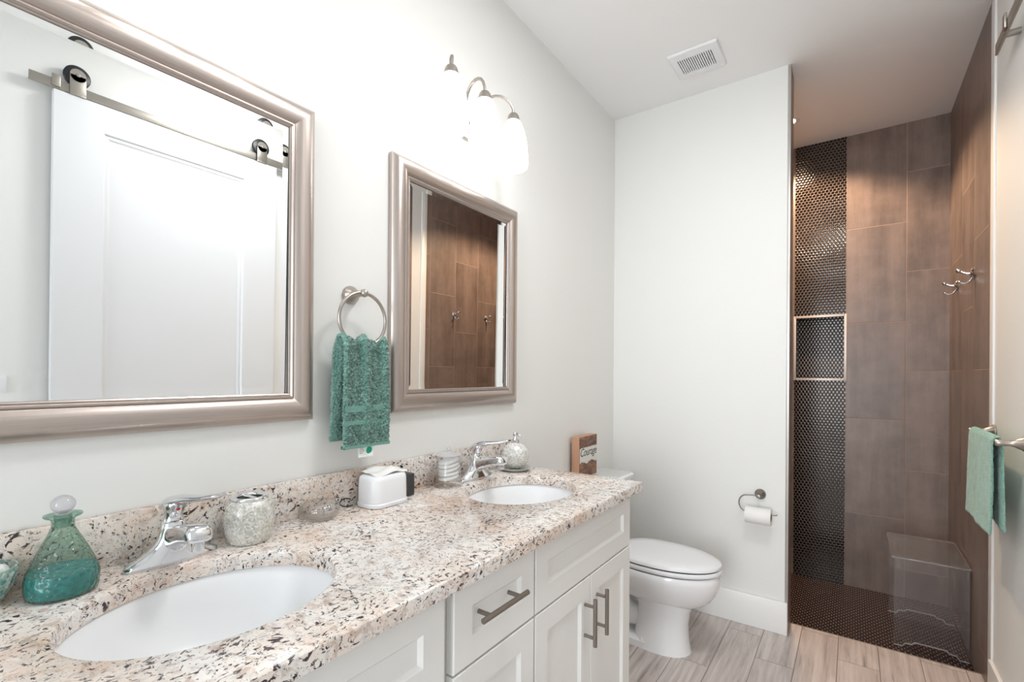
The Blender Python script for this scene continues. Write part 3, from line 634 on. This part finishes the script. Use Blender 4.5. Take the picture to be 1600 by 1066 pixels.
for a in range(nu+1):
    for b in range(nv+1):
        u, v = a/nu, b/nv; X_ = qx0+0.008+(qx1-qx0-0.022)*u; Y_ = qy0+0.018+(qy1-qy0-0.022)*v
        z = Z+0.0925+0.013*math.exp(-((v-0.52-0.2*(u-0.5))/0.22)**2)*(0.5+0.5*(1-u)) + 0.0022*sin(7*v+5*u) + 0.0015*sin(13*u-4*v) - 0.004*max(0, u-0.86)/0.14
        vs.append((X_, Y_, z))
fs = [(a*(nv+1)+b, a*(nv+1)+b+1, (a+1)*(nv+1)+b+1, (a+1)*(nv+1)+b) for a in range(nu) for b in range(nv)]
g.add(vs, fs); ts = put('tissue', g, paper_m, at=((qx0+qx1)/2, (qy0+qy1)/2, Z+0.085), angle=180); tag(ts, 'crumpled white tissue lying on top of the white dispenser', 'tissue')
md = ts.modifiers.new('thickness', 'SOLIDIFY'); md.thickness = 0.0012; md.offset = 1
tag(put('black_box', G().box(-1.142, -1.096, 0.978, 1.024, Z, Z+0.068, 0.004), gray_p, at=(-1.12, 1.0, CT)), 'small charcoal plastic box tucked behind the white dispenser', 'box')
pts = [(-1.138, 0.83, Z+0.004), (-1.140, 0.815, Z+0.003), (-1.146, 0.802, Z+0.006), (-1.152, 0.797, Z+0.013), (-1.153, 0.804, Z+0.021), (-1.151, 0.818, Z+0.024), (-1.152, 0.834, Z+0.018)]
tag(put('power_cord', G().tube(pts, 0.0018, 8), black_p, at=(-1.145, 0.815, CT)), 'thin black cord looping out behind the white dispenser', 'cord')
# jar of cotton rounds
jx, jy = -1.092, 1.170
t = thing('glass_jar', 'lidded clear glass jar of stacked cotton rounds', 'jar', (jx, jy, CT))
put('jar', G().lathe([(0.0, 0.0), (0.044, 0.0), (0.0455, 0.004), (0.0445, 0.017), (0.041, 0.021), (0.040, 0.030), (0.040, 0.100), (0.0385, 0.102), (0.037, 0.100), (0.037, 0.028), (0.035, 0.022), (0.0, 0.021)], (jx, jy, Z), 48), clear_m, t, angle=50)
ld = put('lid', G().lathe([(0.0, 0.101), (0.036, 0.101), (0.036, 0.1025), (0.0425, 0.1025), (0.0445, 0.105), (0.041, 0.108), (0.026, 0.1125), (0.010, 0.115), (0.006, 0.117), (0.006, 0.119), (0.0, 0.119)], (jx, jy, Z), 48), thin_glass('frosty_lid', (0.9, 0.9, 0.91), 0.08, refl=1.4, body=0.35), t, angle=50)
put('knob', G().ball((jx, jy, Z+0.1245), 0.0075, 18), thin_glass('knob_glass', (0.9, 0.9, 0.91), 0.05, refl=1.5, body=0.3), ld)
rr = random.Random(5)
for k in range(5):
    c = (jx, jy, Z+0.0300+0.0132*k); m_ = Matrix.Translation(c) @ Matrix.Rotation((0.17, 0.10, 0.20, 0.16, 0.22)[k], 4, (0.8, -0.6, 0)) @ Matrix.Rotation(rr.uniform(0, 3), 4, 'Z')
    g = G().lathe([(0.0, -0.0062), (0.022, -0.0064), (0.031, -0.0045), (0.0345, 0.0), (0.032, 0.0045), (0.022, 0.0064), (0.0, 0.0062)], (0, 0, 0), 36, mat=m_)
    tag(put('cotton_round', g, white_soft, at=c, angle=180), 'white cotton round stacked inside the clear glass jar', 'cotton pad', 'cotton rounds in the glass jar')
# soap dispenser on its dish
ox, oy = -1.068, 1.522
tag(put('soap_dish', G().lathe([(0.0, 0.0), (0.040, 0.0), (0.046, 0.002), (0.060, 0.009), (0.0625, 0.0125), (0.060, 0.0135), (0.046, 0.007), (0.0, 0.006)], (ox, oy, Z), 48), simple('grey_green_glaze', (176, 178, 170), 0.25), at=(ox, oy, CT), angle=70), 'round grey dish under the ball-shaped soap dispenser', 'dish')
t = thing('soap_dispenser', 'ball-shaped white crackle soap dispenser with chrome pump', 'soap dispenser', (ox, oy, CT))
zb = Z+0.0075; cz = zb+0.050; R_ = 0.0525
put('body', G().lathe([(0.0, zb-cz)] + [(R_*cos(a), R_*sin(a)) for a in [radians(d) for d in range(-66, 78, 6)]] + [(0.0, R_*sin(radians(74)))], (ox, oy, cz), 56), crackle_w, t, angle=80)
g = G().lathe([(0.0, 0.046), (0.0145, 0.046), (0.0155, 0.049), (0.0155, 0.062), (0.013, 0.065), (0.006, 0.066), (0.0045, 0.078), (0.0, 0.078)], (ox, oy, cz), 28); put('collar', g, chrome, t)
g = G().lathe([(0.0, 0.074), (0.0095, 0.074), (0.0115, 0.077), (0.0115, 0.086), (0.009, 0.089), (0.0, 0.089)], (ox, oy, cz), 28)
g.tube([(ox, oy, cz+0.083), (ox+0.018, oy-0.008, cz+0.083), (ox+0.030, oy-0.013, cz+0.080), (ox+0.033, oy-0.0145, cz+0.074)], [0.006, 0.0048, 0.0042, 0.0036], 12); put('pump_head', g, chrome, t)

# ------------------------------------------------------------------ toilet
TY = 2.268
def egg(x0, x1, hw, z, k=0.60, n=56, p=2.0):
    """egg outline: blunt back at x0, rounded front at x1"""
    xm = x0 + (x1-x0)*(1-k) if False else x0 + (x1-x0)*0.44; out = []
    for i in range(n):
        a = 2*pi*i/n; c_, s_ = cos(a), sin(a)
        L = (x1-xm) if c_ >= 0 else (xm-x0); q = 2/p if c_ >= 0 else 2/2.6
        out.append((xm + L*math.copysign(abs(c_)**q, c_), TY + hw*math.copysign(abs(s_)**(q if c_ < 0 else 1.0), s_), z))
    return out
t = thing('toilet', 'white porcelain toilet with closed lid beside the vanity', 'toilet', (-0.78, TY, 0)); g = G()
g.loft([egg(-0.90, -0.575, 0.075, 0.215), egg(-0.93, -0.545, 0.098, 0.232), egg(-0.955, -0.515, 0.125, 0.258), egg(-0.965, -0.493, 0.148, 0.29), egg(-0.970, -0.478, 0.165, 0.325), egg(-0.970, -0.472, 0.173, 0.355), egg(-0.968, -0.472, 0.175, 0.376), egg(-0.962, -0.478, 0.170, 0.386), egg(-0.92, -0.52, 0.13, 0.387)])
g.loft([egg(-0.865, -0.598, 0.100, 0.0, p=2.5), egg(-0.862, -0.602, 0.098, 0.012, p=2.5), egg(-0.855, -0.610, 0.092, 0.06, p=2.5), egg(-0.845, -0.612, 0.088, 0.13, p=2.4), egg(-0.842, -0.602, 0.088, 0.19, p=2.3), egg(-0.855, -0.580, 0.098, 0.235), egg(-0.87, -0.56, 0.115, 0.262)])
g.loft([rrect(-1.09, -0.70, TY-0.095, TY+0.095, z, r) for z, r in ((0.0, 0.05), (0.018, 0.05), (0.03, 0.045))] + [rrect(-1.07, -0.72, TY-0.075, TY+0.075, 0.04, 0.04)])
g.tube([(-0.80, TY, 0.12), (-0.88, TY, 0.11), (-0.945, TY, 0.16), (-0.98, TY, 0.24), (-1.02, TY, 0.27), (-1.055, TY, 0.22), (-1.06, TY, 0.12), (-1.06, TY, 0.02)], [0.055, 0.06, 0.062, 0.062, 0.06, 0.055, 0.055, 0.06], 24)
g.loft([rrect(-1.12, -0.90, TY-0.075, TY+0.075, 0.20, 0.04), rrect(-1.15, -0.86, TY-0.12, TY+0.12, 0.29, 0.05), rrect(-1.16, -0.86, TY-0.16, TY+0.16, 0.35, 0.05), rrect(-1.16, -0.86, TY-0.165, TY+0.165, 0.384, 0.05)])
put('bowl', g, porc, t, angle=55)
put('bolt_cap', G().lathe([(0.0, 0.052), (0.008, 0.050), (0.013, 0.043), (0.014, 0.030), (0.0, 0.030)], (-0.80, TY-0.080, 0.0), 20), white_p, t)
st = put('seat', G().loft([egg(-0.945, -0.472, 0.170, 0.391), egg(-0.948, -0.467, 0.1735, 0.395), egg(-0.948, -0.467, 0.1735, 0.406), egg(-0.945, -0.472, 0.170, 0.411)]), white_p, t, angle=50)
put('lid', G().loft([egg(-0.945, -0.476, 0.166, 0.4155), egg(-0.948, -0.470, 0.170, 0.419), egg(-0.947, -0.471, 0.169, 0.429), egg(-0.940, -0.480, 0.161, 0.435), egg(-0.90, -0.53, 0.12, 0.4385), egg(-0.80, -0.66, 0.05, 0.4395)]), white_p, t, angle=50)
for s in (-1, 1): put('hinge', G().box(-0.965, -0.93, TY+s*0.075-0.018, TY+s*0.075+0.018, 0.386, 0.418, 0.006), white_p, t)
put('seat_gap_shade', G().loft([egg(-0.94, -0.478, 0.164, 0.4105), egg(-0.94, -0.478, 0.164, 0.4165)]).loft([egg(-0.94, -0.480, 0.164, 0.384), egg(-0.94, -0.480, 0.164, 0.3925)]), gap_shade, t)  # dark fillers that paint the shade in the seat and lid gaps
tk = put('tank', G().loft([rrect(-1.160, -0.985, TY-0.200, TY+0.200, 0.385, 0.03), rrect(-1.163, -0.972, TY-0.212, TY+0.212, 0.42, 0.035), rrect(-1.165, -0.968, TY-0.220, TY+0.220, 0.722, 0.03)]), porc, t, angle=55)
put('tank_lid', G().loft([rrect(-1.168, -0.962, TY-0.226, TY+0.226, 0.7225, 0.03), rrect(-1.172, -0.956, TY-0.230, TY+0.230, 0.727, 0.03), rrect(-1.172, -0.956, TY-0.230, TY+0.230, 0.745, 0.03), rrect(-1.166, -0.964, TY-0.224, TY+0.224, 0.7505, 0.03)]), porc, t, angle=55)
put('flush_lever', G().tube([(-0.968, TY-0.16, 0.675), (-0.945, TY-0.16, 0.675), (-0.942, TY-0.13, 0.673), (-0.942, TY-0.085, 0.668)], [0.008, 0.007, 0.006, 0.007], 12), chrome, t)
# wooden word block on the tank
t = thing('wood_block_sign', 'brown wooden block sign reading Courage on the toilet tank', 'sign', (-1.138, 2.255, 0.7506))
sx0, sx1, sy0, sy1, sz0, sz1 = -1.160, -1.117, 2.150, 2.350, 0.7510, 0.960
put('block', G().box(sx0, sx1, sy0, sy1, sz0, sz1, 0.001), raw_wood, t)
put('printed_face', G().box(sx1-0.0005, sx1+0.0008, sy0+0.001, sy1-0.001, sz0+0.001, sz1-0.001), board_m, t)
g = G(); rr = random.Random(2); top = []; bot = []
for i in range(25):
    y = sy0+0.004+(sy1-sy0-0.005)*i/24; top.append((y, 0.903+rr.uniform(-0.0015, 0.0015)-(0.003 if i < 2 else 0))); bot.append((y, 0.826+rr.uniform(-0.003, 0.003)+0.006*sin(i*0.5)))
for xx in (sx1+0.0009, sx1+0.0016): pass
ol = [(y, z) for y, z in top] + [(y, z) for y, z in bot[::-1]]
g.loft([[(sx1+0.0008, y, z) for y, z in ol], [(sx1+0.0014, y, z) for y, z in ol]]); put('label_band', g, simple('whitewashed_print', (226, 223, 216), 0.7, var=0.12), t)
fc = bpy.data.curves.new('lettering', 'FONT'); fc.body = 'Courage'; fc.size = 0.058; fc.shear = 0.25; fc.align_x = 'CENTER'; fc.extrude = 0.0002; fc.space_character = 0.92
to = bpy.data.objects.new('text_source', fc); C.objects.link(to); bpy.context.view_layer.update()
me = bpy.data.meshes.new_from_object(to); bpy.data.objects.remove(to)
g = G(); M_ = Matrix(((0, 0, 1, sx1+0.0016), (1, 0, 0, 2.250), (0, 1, 0, 0.860), (0, 0, 0, 1)))
g.add([v.co[:] for v in me.vertices], [tuple(p.vertices) for p in me.polygons], mat=M_); put('lettering', g, simple('ink', (58, 56, 58), 0.7), t, tidy=False, angle=10)

# ------------------------------------------------------------------ toilet paper holder and roll
HX, HZ, RYp = -0.379, 0.677, 2.648
t = thing('toilet_paper_holder', 'nickel wire toilet paper holder on the white partition', 'toilet paper holder', (HX, YF, HZ))
put('wall_mount', G().lathe([(0.0, -0.0005), (0.026, -0.0005), (0.0262, -0.006), (0.0235, -0.014), (0.013, -0.021), (0.009, -0.030), (0.0085, -0.056), (0.011, -0.060), (0.0085, -0.066), (0.0, -0.067)], (HX, YF, HZ), 32, 'y'), dark_nickel, t)
pts = [(HX, RYp, HZ), (HX-0.03, RYp, HZ+0.002), (HX-0.055, RYp, HZ-0.001)] + [(HX-0.055-0.034*sin(a), RYp, HZ-0.042+0.041*cos(a)) for a in [pi*i/12 for i in range(1, 12)]] + [(HX-0.055, RYp, HZ-0.083), (HX-0.02, RYp, HZ-0.084), (HX+0.06, RYp, HZ-0.084), (HX+0.075, RYp, HZ-0.083), (HX+0.083, RYp, HZ-0.079)]
put('wire_arm', G().tube(pts, 0.0032, 10), dark_nickel, t)
rz = HZ-0.0965; rx0, rx1 = -0.437, -0.322
t = thing('toilet_paper_roll', 'white toilet paper roll hanging on the wire holder', 'toilet paper', (-0.38, RYp, rz))
put('paper', G().lathe([(0.0175, rx0+0.001), (0.040, rx0), (0.0405, rx0+0.001), (0.0405, rx1-0.001), (0.040, rx1), (0.0175, rx1-0.001), (0.0175, rx0+0.001)], (0, RYp, rz), 44, 'x'), paper_m, t)
put('core', G().lathe([(0.0172, rx0), (0.0172, rx1), (0.016, rx1), (0.016, rx0), (0.0172, rx0)], (0, RYp, rz), 28, 'x'), card_m, t)

# ------------------------------------------------------------------ robe hooks on the tiled wall
def make_hook(y, z, label):
    t = thing('robe_hook', label, 'hook', (XR, y, z), 'chrome hooks in the shower')
    put('flange', G().lathe([(0.0, -0.0005), (0.026, -0.0005), (0.027, -0.005), (0.022, -0.011), (0.013, -0.017), (0.0, -0.018)], (XR, y, z), 32, 'x'), chrome, t)
    g = G().tube([(XR-0.012, y, z), (XR-0.03, y, z+0.002), (XR-0.045, y, z+0.010), (XR-0.052, y, z+0.015)], [0.010, 0.0075, 0.007, 0.007], 14)
    g.ball((XR-0.054, y, z+0.016), 0.0115, 18); put('upper_prong', g, chrome, t)
    g = G().tube([(XR-0.008, y, z-0.012), (XR-0.012, y, z-0.030), (XR-0.022, y, z-0.043), (XR-0.038, y, z-0.046), (XR-0.050, y, z-0.038)], [0.006, 0.0052, 0.005, 0.005, 0.005], 12)
    g.ball((XR-0.052, y, z-0.036), 0.007, 16); put('lower_prong', g, chrome, t)
    return t
h1 = make_hook(3.040, 1.760, 'chrome double hook on the tiled wall, nearer the room')
dup(h1, (XR, 3.470, 1.768), 'chrome double hook on the tiled wall, nearer the mosaic corner')

# ------------------------------------------------------------------ clear acrylic stool in the shower
ax0, ax1, ay0, ay1, az0, az1 = 0.172, 0.450, 3.050, 3.470, PAN, 0.385
t = thing('acrylic_stool', 'clear acrylic stool standing on the dark penny-tile shower floor', 'stool', ((ax0+ax1)/2, (ay0+ay1)/2, PAN))
th = 0.009
put('top_panel', G().box(ax0-0.008, ax1+0.002, ay0-0.012, ay1+0.012, az1-th, az1, 0.003), acryl_m, t)
def side(y):
    n = 24; bt = []
    for i in range(n+1):
        q = i/n; x = ax0+(ax1-ax0)*q
        d = 0.0 if (q < 0.14 or q > 0.86) else (0.030 if 0.27 < q < 0.73 else 0.018)
        bt.append((x, az0 + 0.0005 + d))
    ol = bt + [(ax1, az1-th-0.0005), (ax0, az1-th-0.0005)]
    return G().loft([[(x, y-th/2, z) for x, z in ol], [(x, y+th/2, z) for x, z in ol]]), bt
for y in (ay0+0.005, ay1-0.005):
    gg, bt = side(y); sp = put('side_panel', gg, acryl_m, t)
    put('bottom_edge', G().tube([(x, y, z+0.002) for x, z in bt], 0.0035, 8), acryl_edge, sp)
put('back_panel', G().box(ax1-th, ax1, ay0+0.0105, ay1-0.0105, az0+0.06, az1-th-0.0005, 0.001), acryl_m, t)
put('stretcher', G().tube([(ax0+0.02, ay0+0.01, az1-0.055), (ax0+0.02, ay1-0.01, az1-0.055)], 0.012, 14), acryl_m, t)
put('rim', G().tube([(ax0-0.008, ay0-0.012, az1-0.004), (ax1, ay0-0.012, az1-0.004), (ax1, ay1+0.012, az1-0.004), (ax0-0.008, ay1+0.012, az1-0.004)], 0.0045, 8, closed=True), acryl_rim, t)

# ------------------------------------------------------------------ towel bar with green towel on the right wall
BX, BZ = 0.392, 1.064
t = thing('towel_bar', 'nickel towel bar on the right white wall', 'towel bar', (XR, 2.415, BZ))
for y in (2.20, 2.63):
    put('post', G().lathe([(0.0, -0.0005), (0.027, -0.0005), (0.027, -0.006), (0.020, -0.014), (0.012, -0.030), (0.0095, -0.042), (0.0110, -0.060), (0.0120, -0.071), (0.009, -0.076), (0.0, -0.077)], (XR, y, BZ), 28, 'x'), nickel, t)
put('bar', G().tube([(BX, 2.195, BZ), (BX, 2.635, BZ)], 0.0075, 14), nickel, t)
rng = random.Random(9)
path = [(BX-0.018, 0.745, 0.010), (BX-0.016, 0.80, 0.006), (BX-0.0145, 0.9, 0.0), (BX-0.0135, 1.0, 0), (BX-0.013, 1.045, 0), (BX-0.0105, 1.071, 0), (BX-0.003, 1.0785, 0), (BX+0.004, 1.0785, 0), (BX+0.0105, 1.071, 0), (BX+0.0135, 1.045, 0), (BX+0.016, 0.95, 0), (BX+0.0185, 0.86, 0), (BX+0.020, 0.765, 0)]
def pleat2(s, q): return (0.003*sin(q*2*pi*1.6+0.5)+0.0014*sin(q*23))*max(0, 1-abs(s-0.5)*0.2)*min(1, abs(s-0.5)*4)
g = towel_sheet(2.225, 2.605, path, 130, 90, pleat2, 0.009, rng, 0.0016)
tag(put('towel', g, terry2, at=(BX, 2.415, 0.745), angle=180), 'pale green towel folded over the bar on the right wall', 'towel')

# ------------------------------------------------------------------ sliding door on its track (seen in the left mirror) and the track end
DX0, DX1, DY0, DY1, DZ1 = 0.398, 0.434, 0.505, 1.448, 2.425
t = thing('barn_door', 'white sliding panel door hanging from the steel track, seen in mirror', 'door', (0.416, 0.985, 0.012)); g = G()
def dr(x, y0, y1, z0, z1): return [(x, y0, z0), (x, y1, z0), (x, y1, z1), (x, y0, z1)]
PY0, PY1, PZ0, PZ1 = DY0+0.165, DY1-0.175, 0.24, 2.305
R = [dr(DX1, DY0, DY1, 0.012, DZ1), dr(DX0, DY0, DY1, 0.012, DZ1)]
for d, x in ((0, DX0), (0.006, DX0+0.007), (0.016, DX0+0.007), (0.024, DX0+0.012)): R.append(dr(x, PY0+d, PY1-d, PZ0+d, PZ1-d))
g.loft(R); put('slab', g, door_m, t, angle=20)
WZ = 2.512
for y in (DY0+0.075, DY1-0.085):
    g = G().box(DX0-0.006, DX0-0.001, y-0.027, y+0.027, DZ1+0.003, WZ, 0.002).box(DX0-0.006, DX1-0.004, y-0.027, y+0.027, DZ1+0.0005, DZ1+0.006, 0.001); g.lathe([(0.0, -0.0025), (0.027, -0.0025), (0.027, 0.0025), (0.0, 0.0025)], (DX0-0.0035, y, WZ), 24, 'x')
    hg = put('hanger', g, steel, t)
    put('wheel', G().lathe([(0.0, -0.010), (0.040, -0.010), (0.045, -0.007), (0.039, 0.0), (0.045, 0.007), (0.040, 0.010), (0.0, 0.010)], (0.4145, y, WZ+0.001), 36, 'x'), black_p, hg)
    put('bolt', G().lathe([(0.0, -0.006), (0.008, -0.005), (0.009, 0.0), (0.0, 0.0)], (DX0-0.006, y, WZ), 6, 'x'), steel, hg)
t = thing('door_track', 'flat steel sliding door track high on the right wall', 'door track', (0.4145, 1.43, 2.455))
put('rail', G().box(0.4105, 0.4185, 0.432, 2.405, 2.434, 2.4725, 0.001), steel, t)
for y in (0.56, 1.0, 1.44, 1.88, 2.31): put('standoff', G().tube([(0.4175, y, 2.453), (XR+0.0015, y, 2.453)], 0.011, 14), steel, t)
for y in (0.513, 2.25): put('stop', G().box(0.403, 0.4100, y-0.014, y+0.014, 2.440, 2.490, 0.002), steel, t)
tag(put('switch_plate', G().box(XR-0.005, XR+0.0015, 0.305, 0.385, 1.145, 1.225, 0.002).box(XR-0.008, XR-0.004, 0.325, 0.345, 1.16, 1.21, 0.001), white_p, at=(XR, 0.345, 1.185)), 'white switch plate reflected at the left edge of the left mirror', 'switch')
